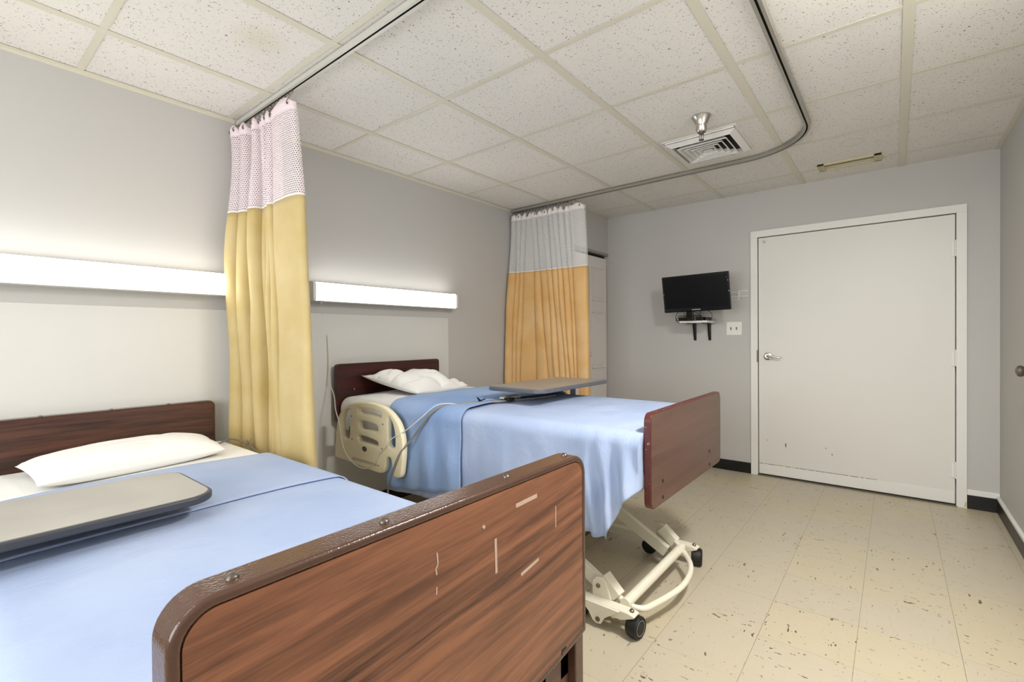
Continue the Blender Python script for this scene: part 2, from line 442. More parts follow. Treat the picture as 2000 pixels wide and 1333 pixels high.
# the white door in the far wall
d1 = empty('door_1', (2.555, YB, 0), kind='structure')
fr = MB(); fr.box((dx0-.047, YB-.018, 0), (dx0+.006, YB+.001, dz-.006)); fr.box((dx1-.006, YB-.018, 0), (dx1+.047, YB+.001, dz-.006)); fr.box((dx0-.047, YB-.018, dz-.006), (dx1+.047, YB+.001, dz+.048))
fr.box((dx0, YB, 0), (dx0+.004, YB+.06, dz)); fr.box((dx1-.004, YB, 0), (dx1, YB+.06, dz)); fr.box((dx0, YB, dz-.004), (dx1, YB+.06, dz))
fr.build('door_frame', 'white_trim', d1, smooth=False, bevel=.002, seg=2)
MB().prism([(3.202, .008), (3.216, .012), (3.216, .045), (3.211, .040), (3.203, .046), (3.208, .034), (3.204, .024)], 'y', YB-.0188, YB-.0175).build('paint_chip', 'beige_metal', d1, smooth=False)
lf = MB().box((dx0+.011, YB+.002, .014), (dx1-.011, YB+.045, dz-.011)).build('door_leaf', 'door_paint', d1, smooth=False, bevel=.0015, seg=2)
MB().box((dx0+.013, YB-.001, .016), (dx1-.013, YB+.003, .100)).build('kick_plate', 'white_trim', lf, smooth=False, bevel=.001, seg=2)
kl = MB()
x = dx0+.014
while x < dx0+.80:
    L = random.uniform(.015, .06); kl.box((x, YB-.0018, .1000+random.uniform(-.001, .001)), (x+L, YB+.001, .1022)); x += L+random.uniform(0, .014)
kl.build('scuff_line', 'slot_dark', lf, smooth=False)
sc = MB()
for (px, pz, w, h_) in ((2.145, .275, .004, .018), (2.46, .245, .003, .008), (2.01, .30, .003, .004), (2.42, .29, .004, .004), (2.80, .038, .006, .006), (2.88, .036, .004, .004), (2.95, .042, .014, .003)):
    sc.prism([(px+w*math.cos(a)*(1+.3*math.sin(3*a)), pz+h_*math.sin(a)) for a in [k*PI/5 for k in range(10)]], 'y', YB+.0005, YB+.003)
sc.build('scuff_mark', 'dark_steel', lf, smooth=False)
th = MB().box((dx0, YB-.02, 0), (dx1, YB+.06, .006)).build('threshold', 'under_metal', d1, smooth=False)
for z0 in (1.705, .958, .192):
    hg = MB()
    for k in range(5): hg.lathe([(.0075, 0), (.0075, .0205)], (dx1-.008, YB-.012, z0+k*.0215), n=12)
    hg.box((dx1-.03, YB-.006, z0+.002), (dx1+.004, YB+.0005, z0+.105))
    hg.lathe([(.003, 0), (.005, .003), (.003, .006)], (dx1-.008, YB-.012, z0+.107), n=10)
    hg.build('hinge', 'white_trim', d1)
dh = MB(); hx, hz = 2.018, 1.003
dh.lathe([(.034, 0), (.034, .004), (.030, .010), (.016, .013), (.013, .040), (.016, .046)], (hx, YB+.001, hz), (0, -1, 0), 32)
dh.tube([(hx, YB-.044, hz), (hx+.02, YB-.05, hz-.001), (hx+.06, YB-.05, hz-.004), (hx+.098, YB-.046, hz-.012)], [.0105]*5+[.009]*5+[.0075]*5+[.006], 12, 5)
dh.build('door_handle', 'chrome', d1)
sp = MB().box((dx0-.001, YB-.0195, hz-.05), (dx0+.0075, YB-.004, hz+.05)).build('strike_plate', 'dark_steel', d1, smooth=False)
rh = MB(); rh.lathe([(.010, 0), (.010, .003)], (1.985, YB+.001, 1.962), (0, -1, 0), 14); rh.tube([(1.985, YB, 1.968), (1.985, YB-.02, 1.970), (1.992, YB-.03, 1.962), (2.0, YB-.02, 1.950), (1.99, YB-.006, 1.950)], .0028, 8, 4)
rh.build('robe_hook', 'chrome', d1)

# right wall: a second door painted like the wall, only its knob reaches into the picture
d3 = empty('door_3', (XR, 2.9, 0), kind='structure')
MB().box((XR-.004, 2.55, .10), (XR+.002, 3.43, 2.02)).build('door_leaf', 'wall_paint', d3, smooth=False)
MB().lathe([(.030, 0), (.030, .004), (.012, .010), (.011, .030), (.024, .038), (.029, .050), (.024, .062), (.008, .068)], (XR-.004, 3.395, .992), (-1, 0, 0), 28).build('door_knob', 'dark_steel', d3)

# skirting
def base(name, poly, cap=False):
    return st(name, poly, 'base_black', smooth=False, bevel=.003, seg=2)
base('baseboard_back', MB().box((XC, YB-.012, 0), (dx0-.047, YB, .09)).box((dx1+.047, YB-.012, 0), (XR, YB, .092)))
base('baseboard_right', MB().box((XR-.014, YF, 0), (XR, YB-.012, .092)))
base('baseboard_left', MB().box((0, YF, 0), (.012, YC, .092)))
base('baseboard_front', MB().box((.012, YF, 0), (XR-.014, YF+.012, .092)))
st('trim_1', MB().box((dx1+.047, YB-.016, .092), (XR, YB, .130)).box((XR-.018, YF, .092), (XR, YB-.016, .112)), 'white_trim', smooth=False, bevel=.004, seg=2)

# ceiling grid
g = MB(); GX = [-.169+.6096*i for i in range(1, 6)]; GY = [1.6658+.6096*j for j in range(-5, 5)]
zf = H-.0035
for x in GX: g.box((x-.018, YF, zf), (x+.018, YB, zf+.0016)); g.box((x-.002, YF, zf+.001), (x+.002, YB, H))
for y in GY:
    xs = [0]+GX+[XR]
    for a, b in zip(xs, xs[1:]):
        g.box((a+(.018 if a else 0), y-.012, zf+.0006), (b-(.018 if b < XR else 0), y+.012, zf+.002)); g.box((a, y-.002, zf+.0015), (b, y+.002, H))
st('trim_2', g, 'grid_metal', smooth=False)
a = MB(); a.box((0, YF, zf-.001), (.022, YB, zf+.001)); a.box((XR-.022, YF, zf-.001), (XR, YB, zf+.001)); a.box((0, YC-.022, zf-.001), (XC+.022, YC, zf+.001)); a.box((XC, YC-.022, zf-.001), (XC+.022, YB, zf+.001))
a.box((0, YF, zf-.001), (.0015, YC, zf-.014)); 
st('trim_3', a, 'grid_metal', smooth=False)
gp = MB()
for (yy, L) in ((.445, .03), (1.672, .022), (2.285, .018)): gp.box((.0, yy-.01, zf+.001), (.0225, yy-.01+L, zf+.0045))
st('trim_4', gp, 'slot_dark', smooth=False)

# wall boards behind the beds
st('trim_5', MB().box((0, -.25, .10), (.007, 1.06, 1.338)), 'wall_board', smooth=False, bevel=.002, seg=2)
st('trim_6', MB().box((0, 1.46, .10), (.007, 2.680, 1.338)), 'wall_board', smooth=False, bevel=.002, seg=2)

# ------------------------------------------------------------------ wall lights
def wall_light(y0, y1, label, chain):
    z0, z1 = 1.411, 1.528
    r = empty('wall_light', (0, (y0+y1)/2, 1.47), label, 'wall light', 'lit fluorescent fixtures over the beds')
    hs = MB().box((.0, y0+.01, z0+.012), (.045, y1-.01, z1-.012)); hs.build('housing', 'white_trim', r, smooth=False)
    prof = rrect(.022, .105, z0+.003, z1-.003, [.014, .02, .0, .0], 5)
    MB().prism(prof, 'y', y0+.018, y1-.018).build('diffuser_lens', 'lens_lit', r, angle=50)
    # note: prism across y gives (x, z)
    for a, b in ((y0, y0+.018), (y1-.018, y1)):
        MB().prism(rrect(.0, .108, z0, z1, [.014, .02, 0, 0], 5), 'y', a, b).build('end_cap', 'diffuser_white', r, angle=50)
    MB().box((.0, y0+.018, z1-.004), (.048, y1-.018, z1+.001)).build('upper_cover', 'white_trim', r, smooth=False)
    MB().box((.0, y0+.018, z0-.001), (.094, y1-.018, z0+.0025)).build('lower_rail', 'white_trim', r, smooth=False)
    if chain:
        ch = MB(); yy = y0+.07
        ch.lathe([(.004, 0), (.007, .004), (.007, .012), (.004, .014)], (.07, yy, z0-.015), n=12)
        for k in range(16): ch.lathe([(.0004, -.0022), (.0022, 0), (.0004, .0022)], (.07, yy, z0-.02-k*.0075), n=6)
        ch.build('pull_chain', 'cord_white', r)
    return r
wall_light(-.185, 1.03, 'lit white fluorescent wall light over the nearer bed, left of the tan curtain', False)
wall_light(1.475, 2.692, 'lit white fluorescent wall light with a pull chain over the farther bed, between curtains', True)

# ------------------------------------------------------------------ curtain tracks
def sweep(path, prof, name, mat, parent, z0):
    P = [Vector((x, y, 0)) for x, y in path]; rows = []
    for i, p in enumerate(P):
        a = P[max(i-1, 0)]; b = P[min(i+1, len(P)-1)]; t = (b-a).normalized(); n = Vector((-t.y, t.x, 0))
        rows.append([(p.x+n.x*o, p.y+n.y*o, z0+h) for o, h in prof+prof[:1]])
    return MB().grid(rows).build(name, mat, parent, angle=30)
PROF = [(-.017, .020), (-.017, 0), (-.0045, 0), (-.0045, .002), (-.0145, .002), (-.0145, .018), (.0145, .018), (.0145, .002), (.0045, .002), (.0045, 0), (.017, 0), (.017, .020)]
SLOT = [(-.0144, .0176), (-.0144, .0022), (-.013, .0022), (-.013, .0165), (.013, .0165), (.013, .0022), (.0144, .0022), (.0144, .0176)]
ZT = H-.0275
YT1 = 1.106
t1 = empty('curtain_track', (1.4, YT1, ZT), 'straight white ceiling track carrying the nearer tan curtain, with a dark slot', 'curtain track')
path1 = [(.012, YT1), (1.0, YT1), (2.0, YT1), (3.0, YT1)]
sweep(path1, PROF, 'track_channel', 'track_white', t1, ZT); sweep(path1, SLOT, 'track_slot', 'slot_dark', t1, ZT)
MB().box((.0, YT1-.02, ZT-.002), (.013, YT1+.02, ZT+.023)).build('end_bracket', 'chrome', t1, smooth=False)
path2 = [(.012, 3.520), (1.0, 3.520), (1.75, 3.520)]
cxx, cyy, rr = 2.035, 3.10, .42
path2 += [(cxx+rr*math.cos(math.radians(a)), cyy+rr*math.sin(math.radians(a))) for a in range(90, -1, -6)]
path2 += [(2.455, 2.6), (2.455, 1.5), (2.455, .5), (2.455, -.6), (2.455, -1.9)]
t2 = empty('curtain_track', (2.455, 2.0, ZT), 'grey ceiling track bending round the corner past the air diffuser, carrying the gold curtain', 'curtain track')
sweep(path2, PROF, 'track_channel', 'track_grey', t2, ZT); sweep(path2, SLOT, 'track_slot', 'slot_dark', t2, ZT)
MB().box((.0, 3.50, ZT-.002), (.013, 3.54, ZT+.023)).build('end_bracket', 'chrome', t2, smooth=False)

# ------------------------------------------------------------------ curtains
def curtain(name, label, yc, top, mid, bot, ztop, zmid, zbot, amps, fab, netm, trackx, hooks, yshift=lambda x, z: 0, flip=0):
    """creases given as x positions at the top, at the seam and at the bottom."""
    root = empty(name, ((bot[0]+bot[-1])/2, yc, zbot), label, 'curtain', 'hospital privacy curtains')
    K = len(top)-1
    def sec(z):
        if z >= zmid: t = (z-zmid)/(ztop-zmid); xs = [lerp(a, b, t) for a, b in zip(mid, top)]
        else: t = (zmid-z)/(zmid-zbot); xs = [lerp(a, b, t) for a, b in zip(mid, bot)]
        pts = []
        tt = (ztop-z)/(ztop-zbot)
        for k in range(K):
            a, b = xs[k], xs[k+1]; A = amps[k]*lerp(1.0, 1.5, tt)
            n = 14
            for j in range(n):
                u = j/n
                # rounded front bulge, narrow deep crease pinched slightly sideways
                s = abs(math.sin(PI*u))**.42
                x = lerp(a, b, u)-.34*(b-a)*math.sin(2*PI*u)*.55
                y = yc+.035-(.035+A)*s+.006*math.sin(7*z+k*1.7)*s
                y += .004*noise.noise((x*14, z*2.2, k*3.1))
                pts.append((x, y+yshift(x, z), z))
        pts.append((xs[-1], yc+.01+yshift(xs[-1], z), z))
        return pts
    def panel(z0, z1, n, pn, mat, solid, wob=0):
        rows = []; uv = []
        for i in range(n+1):
            z = lerp(z0, z1, i/n); r = sec(z)
            if wob and i == n: r = [(x, y, z+.010*math.sin(j*.9)+.006*math.sin(j*.37)) for j, (x, y, z) in enumerate(r)]
            rows.append(r); d = 0
            for j, p in enumerate(r):
                if j: d += math.dist(p[:2], r[j-1][:2])
                uv.append((d, p[2]))
        mb = MB().grid(rows)
        o = mb.build(pn, mat, root, uv=uv, solid=solid, angle=80)
        return o
    panel(zbot, zmid, 44, 'fabric_panel', fab, .0012)
    panel(zmid-.001, zmid+.010, 1, 'seam_band', 'curtain_hem', .0022)
    panel(zmid+.009, ztop-.045, 24, 'net_panel', netm, 0)
    panel(ztop-.046, ztop, 3, 'top_band', 'curtain_hem' if netm == 'net_white' else 'net_pink_solid', .0018, wob=1)
    # hooks: a glider in the track, a little bead chain and a wire hook through the top band
    tp = sec(ztop); n = len(tp)
    for h in range(hooks):
        p = tp[int((h+.5)/hooks*(n-1))]; tx = lerp(trackx[0], trackx[1], h/(hooks-1)); ty = trackx[2]
        hk = MB()
        hk.lathe([(.0035, 0), (.0035, .010)], (tx, ty, ZT-.009), n=8)
        hk.tube([(tx, ty, ZT-.008), (lerp(tx, p[0], .5)+.004, lerp(ty, p[1], .5), lerp(ZT, ztop, .55)), (p[0], p[1]-.004, ztop-.004), (p[0]+.003, p[1]-.009, ztop-.016), (p[0], p[1]+.004, ztop-.020)], .0016, 6, 3)
        hk.lathe([(.001, -.0012), (.006, -.001), (.006, .001), (.001, .0012)], (p[0], p[1]-.005, ztop-.018), (0, -1, 0), 10)
        hk.build('curtain_hook', 'hook_metal', root)
    return root
simple('net_pink_solid', (241, 224, 229), .85, spec=.2)
sh1 = lambda x, z: -.030*sst(.20, 0, x)-.047*sst(.42, .12, x)*sst(2.25, 1.6, z)*sst(.45, .62, z)
curtain('privacy_curtain', 'tan privacy curtain with pinkish net top hanging between the two beds', 1.115,
        [.028, .10, .165, .215, .27, .305, .345, .40, .62], [.060, .13, .19, .23, .30, .335, .385, .43, .69], [.125, .20, .275, .325, .375, .415, .445, .53, .79],
        2.315, 1.850, .30, [.045, .036, .016, .042, .014, .024, .030, .032], 'curtain_tan', 'net_pink', (.03, .615, YT1), 17, sh1)
sh2 = lambda x, z: -.10*sst(.25, 0, x)*sst(2.35, 1.0, z)-.03*sst(.3, 0, x)
curtain('privacy_curtain', 'gold privacy curtain with white net top hanging by the closet beyond the farther bed', 3.535,
        [.025, .085, .135, .19, .25, .30, .36, .42, .47, .53, .585, .64, .79], [.02, .09, .13, .17, .28, .335, .42, .47, .53, .575, .635, .68, .815], [.02, .08, .105, .13, .31, .47, .54, .60, .665, .70, .735, .75, .835],
        2.312, 1.778, .28, [.035, .03, .03, .035, .045, .035, .045, .038, .045, .04, .03, .035], 'curtain_gold', 'net_white', (.03, .70, 3.52), 19, sh2)

# ------------------------------------------------------------------ ceiling fittings
r = empty('air_diffuser', (1.92, 3.12, H), 'white square louvred air diffuser in the ceiling behind the sprinkler', 'air vent')
X, Y = 1.922, 3.118; hw = .205; ZD = H-.008
MB().box((X-hw-.012, Y-hw-.012, ZD+.001), (X+hw+.012, Y+hw+.012, H-.0005)).build('mounting_plate', 'diffuser_white', r, smooth=False)
def ring(o, i, zo, zi, t=.003):
    vs = []; 
    for hwid, z in ((o, zo), (i, zi), (i, zi+t), (o, zo+t)):
        vs += [(X-hwid, Y-hwid, z), (X+hwid, Y-hwid, z), (X+hwid, Y+hwid, z), (X-hwid, Y+hwid, z)]
    fs = []
    for a in range(4):
        b = (a+1) % 4
        for k in range(4): fs.append((a*4+k, a*4+(k+1) % 4, b*4+(k+1) % 4, b*4+k))
    return vs, fs
fr = MB(); fr.add(*ring(hw, hw-.035, ZD-.012, ZD-.030)); fr.box((X-hw, Y-hw, ZD-.012), (X-hw+.003, Y+hw, ZD)); fr.box((X+hw-.003, Y-hw, ZD-.012), (X+hw, Y+hw, ZD)); fr.box((X-hw, Y-hw, ZD-.012), (X+hw, Y-hw+.003, ZD)); fr.box((X-hw, Y+hw-.003, ZD-.012), (X+hw, Y+hw, ZD))
fr.add(*ring(hw-.033, hw-.035, ZD-.030, ZD, .001))
fr.build('outer_frame', 'diffuser_white', r, smooth=False)
MB().box((X-hw+.036, Y-hw+.036, ZD-.0015), (X+hw-.036, Y+hw-.036, ZD)).build('duct_opening', 'slot_dark', r, smooth=False)
for k, (o, i) in enumerate(((.150, .118), (.118, .086), (.086, .056), (.056, .028))):
    m_ = MB(); m_.add(*ring(o-.009, i+.006, ZD-.034, ZD-.012)); m_.add(*ring(o-.004, o-.0095, ZD-.037, ZD-.037, .004)); m_.build('louvre', 'diffuser_white', r, smooth=False)
m_ = MB(); m_.add([(X-.026, Y-.026, ZD-.034), (X+.026, Y-.026, ZD-.034), (X+.026, Y+.026, ZD-.034), (X-.026, Y+.026, ZD-.034), (X, Y, ZD-.012)], [(0, 1, 2, 3), (0, 1, 4), (1, 2, 4), (2, 3, 4), (3, 0, 4)])
m_.build('centre_cone', 'diffuser_white', r, smooth=False)

r = empty('fire_sprinkler', (2.01, 2.696, H), 'chrome fire sprinkler head in a flared cup hanging from the ceiling', 'sprinkler')
sx, sy = 2.01, 2.696
MB().lathe([(.050, -.002), (.050, -.005), (.047, -.008), (.038, -.028), (.031, -.045), (.029, -.052), (.029, -.078), (.022, -.088), (.010, -.088), (.009, -.02)], (sx, sy, H), n=40).build('flared_cup', 'chrome', r)
h = MB(); h.lathe([(.013, 0), (.013, -.014), (.009, -.018)], (sx, sy, H-.082), n=20)
for s in (-1, 1): h.tube([(sx+.009*s, sy, H-.096), (sx+.012*s, sy, H-.108), (sx+.010*s, sy, H-.120), (sx+.003*s, sy, H-.127)], .0018, 8, 3)
h.lathe([(.002, 0), (.002, -.026)], (sx, sy, H-.100), n=8); h.lathe([(.004, 0), (.014, -.001), (.014, -.003), (.004, -.004)], (sx, sy, H-.128), n=16)
h.build('sprinkler_head', 'dark_steel', r)

r = empty('slot_vent', (2.59, 4.07, H), 'narrow beige slot vent recessed in the ceiling above the door', 'air vent')
a0, a1, b0, b1 = 2.408, 2.772, 3.998, 4.142; zz = H-.012
fr = MB(); fr.box((a0, b0, zz), (a0+.042, b1, H)); fr.box((a1-.042, b0, zz), (a1, b1, H)); fr.box((a0, b0, zz), (a1, b0+.014, H)); fr.box((a0, b1-.014, zz), (a1, b1, H))
fr.build('vent_frame', 'beige_metal', r, smooth=False, bevel=.0015, seg=2)
MB().box((a0+.04, b0+.012, H-.0015), (a1-.04, b1-.012, H)).build('recess', 'beige_metal', r, smooth=False)
b = MB()
for k in range(2): b.box((a0+.04, b0+.035+k*.026, H-.005), (a1-.04, b0+.039+k*.026, H-.001))
b.build('vane', 'under_metal', r, smooth=False)
for x in (a0+.02, a1-.02): MB().lathe([(.004, 0), (.004, -.0015)], (x, (b0+b1)/2, zz), n=10).build('screw', 'dark_steel', r)

# troffer frame added around the unseen fill light behind the camera
r = empty('fill_troffer', (1.95, -.80, H), 'added frame of an unseen fill light in the ceiling behind the viewpoint', 'ceiling light')
fr = MB(); fr.box((1.34, -1.10, H-.012), (2.56, -1.075, H)); fr.box((1.34, -.525, H-.012), (2.56, -.50, H)); fr.box((1.34, -1.10, H-.012), (1.365, -.5, H)); fr.box((2.535, -1.10, H-.012), (2.56, -.5, H))
fr.build('frame', 'white_trim', r, smooth=False)

r = empty('dome_light', (2.98, 1.62, H), 'round white ceiling dome lamp near the right wall, just above the view', 'ceiling light')
MB().lathe([(.16, 0), (.16, -.018), (.15, -.022)], (2.98, 1.62, H), n=40).build('base_ring', 'white_trim', r)
MB().lathe([(.145, -.020), (.142, -.045), (.125, -.07), (.09, -.092), (.04, -.104), (.002, -.106)], (2.98, 1.62, H), n=40).build('glass_bowl', 'bowl_lit', r)

# ------------------------------------------------------------------ television, shelf, box, bracket, switch plate
tv = empty('television', (1.53, 4.09, 1.38), 'small black flat television tilted forward on a little wall shelf', 'television')
BL = Vector((1.259, 4.10, 1.379)); BR = Vector((1.808, 4.10, 1.389)); TL = Vector((1.262, 4.045, 1.684)); TR = Vector((1.803, 4.045, 1.694))
ux = (BR-BL).normalized(); uz = (TL-BL); uz = (uz-ux*uz.dot(ux)).normalized(); un = ux.cross(uz)  # points away from the room? y+
if un.y > 0: un = -un
tw = (BR-BL).length; thh = .312
def tvp(a, b, d): return BL+ux*a+uz*b+un*d
def tvbox(mb, a0, a1, b0, b1, d0, d1):
    vs = [tvp(a, b, d) for d in (d0, d1) for a, b in ((a0, b0), (a1, b0), (a1, b1), (a0, b1))]
    mb.add(vs, [(0, 3, 2, 1), (4, 5, 6, 7), (0, 1, 5, 4), (1, 2, 6, 5), (2, 3, 7, 6), (3, 0, 4, 7)])
b = MB(); tvbox(b, 0, tw, 0, thh, -.028, 0); b.build('bezel', 'tv_black', tv, smooth=False, bevel=.006, seg=3)
b = MB(); tvbox(b, .06, tw-.06, .05, thh-.05, -.062, -.027); b.build('back_cover', 'plastic_black', tv, smooth=False, bevel=.01)
b = MB(); tvbox(b, .016, tw-.016, .034, thh-.018, -.001, .0008); b.build('screen', 'screen', tv, smooth=False)
for (a, c, w) in ((tw-.020, .262, .004), (tw-.012, .238, .006), (tw-.008, .150, .008), (.006, .160, .006)): 
    b = MB(); tvbox(b, a, a+w, c, c+w, 0, .0015); b.build('indicator_dot', 'chrome', tv, smooth=False)
cu = bpy.data.curves.new('maker_lettering', 'FONT'); cu.body = 'SAMSUNG'; cu.size = .0145; cu.extrude = .0004; cu.align_x = 'CENTER'; cu.space_character = 1.1
to = bpy.data.objects.new('t', cu); COL.objects.link(to)
me = bpy.data.meshes.new_from_object(to.evaluated_get(bpy.context.evaluated_depsgraph_get())); bpy.data.objects.remove(to)
me.materials.clear(); me.materials.append(MAT['plate_white'])
lo = bpy.data.objects.new('maker_lettering', me); COL.objects.link(lo)
mt = Matrix((ux, uz, -(-un))).transposed().to_4x4(); mt.translation = tvp(tw/2, .0115, .001)
lo.parent = tv; lo.matrix_parent_inverse = Matrix.Translation(-tv.location); lo.matrix_world = mt
lo.matrix_basis = mt
nk = MB(); p = tvp(tw*.385, .02, -.03); nk.box((p.x-.028, p.y-.012, 1.318), (p.x+.028, p.y+.018, 1.42)); nk.box((p.x-.09, p.y-.05, 1.3445), (p.x+.09, p.y+.05, 1.350))
nk.build('stand', 'tv_black', tv, smooth=False, bevel=.003)

sf = empty('wall_shelf', (1.48, YB, 1.30), 'small white wall shelf on two black brackets below the television', 'shelf')
MB().box((1.365, 4.17, 1.290), (1.60, YB, 1.308)).build('shelf_board', 'white_trim', sf, smooth=False, bevel=.003)
for bx in (1.425, 1.553):
    k = MB(); k.box((bx-.011, YB-.006, 1.135), (bx+.011, YB, 1.290)); k.box((bx-.011, 4.21, 1.284), (bx+.011, YB, 1.290))
    k.prism([(YB, 1.140), (YB, 1.288), (4.355, 1.288), (YB-.012, 1.140)], 'x', bx-.009, bx+.009)
    k.build('shelf_bracket', 'plastic_black', sf, smooth=False, bevel=.001, seg=2)
bx = empty('cable_box', (1.46, 4.25, 1.309), 'slim black cable box on the white shelf under the television', 'cable box')
MB().box((1.335, 4.175, 1.309), (1.565, 4.30, 1.340)).build('case', 'tv_black', bx, smooth=False, bevel=.003)
for x, z in ((1.342, 1.329), (1.492, 1.331), (1.492, 1.317), (1.345, 1.317)): MB().box((x, 4.1735, z), (x+.011, 4.1755, z+.005)).build('front_button', 'plate_white', bx, smooth=False)
MB().box((1.575, 4.20, 1.309), (1.60, 4.30, 1.338)).build('power_adapter', 'plastic_black', bx, smooth=False, bevel=.002)
cb = MB()
def loop(pts, r=.0022): cb.tube(pts, r, 6, 5)
loop([(1.41, 4.15, 1.39), (1.36, 4.17, 1.39), (1.325, 4.19, 1.35), (1.335, 4.20, 1.30), (1.40, 4.22, 1.285), (1.44, 4.3, 1.285)])
loop([(1.42, 4.15, 1.39), (1.40, 4.20, 1.36), (1.43, 4.28, 1.343)])
loop([(1.56, 4.15, 1.40), (1.53, 4.2, 1.36), (1.50, 4.29, 1.343)])
loop([(1.60, 4.15, 1.40), (1.628, 4.19, 1.37), (1.625, 4.22, 1.335), (1.60, 4.25, 1.322)])
loop([(1.45, 4.16, 1.39), (1.49, 4.2, 1.385), (1.52, 4.28, 1.344)])
cb = tag(cb.build('television_cables', 'plastic_black'), 'loose black cables looping from the television down to the cable box', 'cable')

wbk = empty('wall_bracket', (1.80, YB, 1.5), 'white metal strap frame on the wall between the television and the door', 'wall bracket')
b = MB(); yb_ = YB-.006
def strap(x0, x1, z0, z1, t=.005): b.box((x0, yb_, z0), (x1, YB, z1))
for z in (1.552, 1.511, 1.484): strap(1.70, 1.795, z-.003, z+.003)
b.box((1.790, yb_-.004, 1.484), (1.797, YB, 1.556)); b.build('strap_frame', 'white_trim', wbk, smooth=False, bevel=.001, seg=2)
b = MB(); 
for z in (1.560, 1.513): b.box((1.797, yb_-.006, z-.004), (1.868, YB, z+.004))
b.box((1.797, yb_-.006, 1.513), (1.804, YB, 1.560)); b.build('hinged_arm', 'white_trim', wbk, smooth=False, bevel=.001, seg=2)
MB().lathe([(.003, 0), (.003, .003)], (1.778, YB, 1.532), (0, -1, 0), 8).build('screw', 'dark_steel', wbk)

sw = empty('switch_plate', (1.755, YB, 1.24), 'white double switch plate on the wall below the television, left of the door', 'light switch')
MB().box((1.692, YB-.006, 1.180), (1.819, YB, 1.296)).build('cover_plate', 'plate_white', sw, smooth=False, bevel=.003)
for x in (1.730, 1.776): MB().box((x-.005, YB-.012, 1.226), (x+.005, YB-.005, 1.250)).build('toggle', 'cable_grey', sw, smooth=False, bevel=.002, seg=2)

# ------------------------------------------------------------------ beds: helpers
def dims_noise(x, y, z, s): return noise.noise((x*s, y*s, z*s))
def drape(name, label, cat, mat, x0, x1, ya, yb, ztop, r, hem_a, hem_b, off, wr=.004, side_wr=.010, nx=90, group=None, thick=.0028, flare=.02, ripple=None, zt=None, endcap=False, sub=0, yedge=None):
    """cloth laid across a mattress whose edges are y=ya (near viewer's right for bed one) and y=yb."""
    rows = []
    for i in range(nx+1):
        u = i/nx; x = lerp(x0, x1, u); row = []
        zt_ = ztop(x); rr_ = r+off
        ha, hb = hem_a(x), hem_b(x)
        A = []
        n = 16
        for k in range(n):            # drop on side a, from hem up
            t = k/n; z = lerp(ha, zt_-r, t); dd = 1-t
            rp = ripple(x, z) if ripple else 0
            y = ya-off-flare*dd*dd-rp-side_wr*(.5+.5*dd)*(noise.noise((x*7, z*3, 1.3))+.5*noise.noise((x*17, z*6, 4)))
            A.append((x, y, z))
        for k in range(9):
            a = PI/2*k/8
            rp = ripple(x, zt_-r) if ripple else 0
            y = ya+r-rr_*math.cos(a)-rp*(1-k/8)**2*1.0; z = zt_-r+rr_*math.sin(a)
            A.append((x, y, z))
        m_ = 40
        for k in range(1, m_):
            t = k/m_; y = lerp(ya+r, yb-r, t)
            z = zt_+off+.010*math.sin(PI*t)+wr*(noise.noise((x*3, y*3, 2))+.45*noise.noise((x*9, y*5, 5)))*math.sin(PI*t)**.5
            A.append((x, y, z))
        for k in range(9):
            a = PI/2*(1-k/8)
            A.append((x, yb-r+rr_*math.cos(a), zt_-r+rr_*math.sin(a)))
        for k in range(1, n+1):
            t = k/n; z = lerp(zt_-r, hb, t)
            y = yb+off+flare*t*t+side_wr*t*noise.noise((x*7, z*3, 9.3))
            A.append((x, y, z))
        rows.append(A)
    if endcap:
        last = rows[-1]; yc_ = (ya+yb)/2
        for dd in (.006, .02, .04):
            nr = []
            for (x, y, z) in last:
                w = max(0, min(1, (z-(zt-.12 if zt else 0))/.12)) if zt else 0
                sg = -1 if y < yc_ else 1
                y2 = y-sg*min(dd, abs(y-yc_)*.9); nr.append((x+.001, y2, z))
            rows.append(nr)
    if yedge:   # gentle waviness of the end edges
        for row in (rows[0], rows[-1]):
            for j, p in enumerate(row): row[j] = (p[0]+yedge*noise.noise((p[1]*6, p[2]*6, 3)), p[1], p[2])
    o = MB().grid(rows).build(name, mat, solid=thick, angle=70)
    return tag(o, label, cat, group)

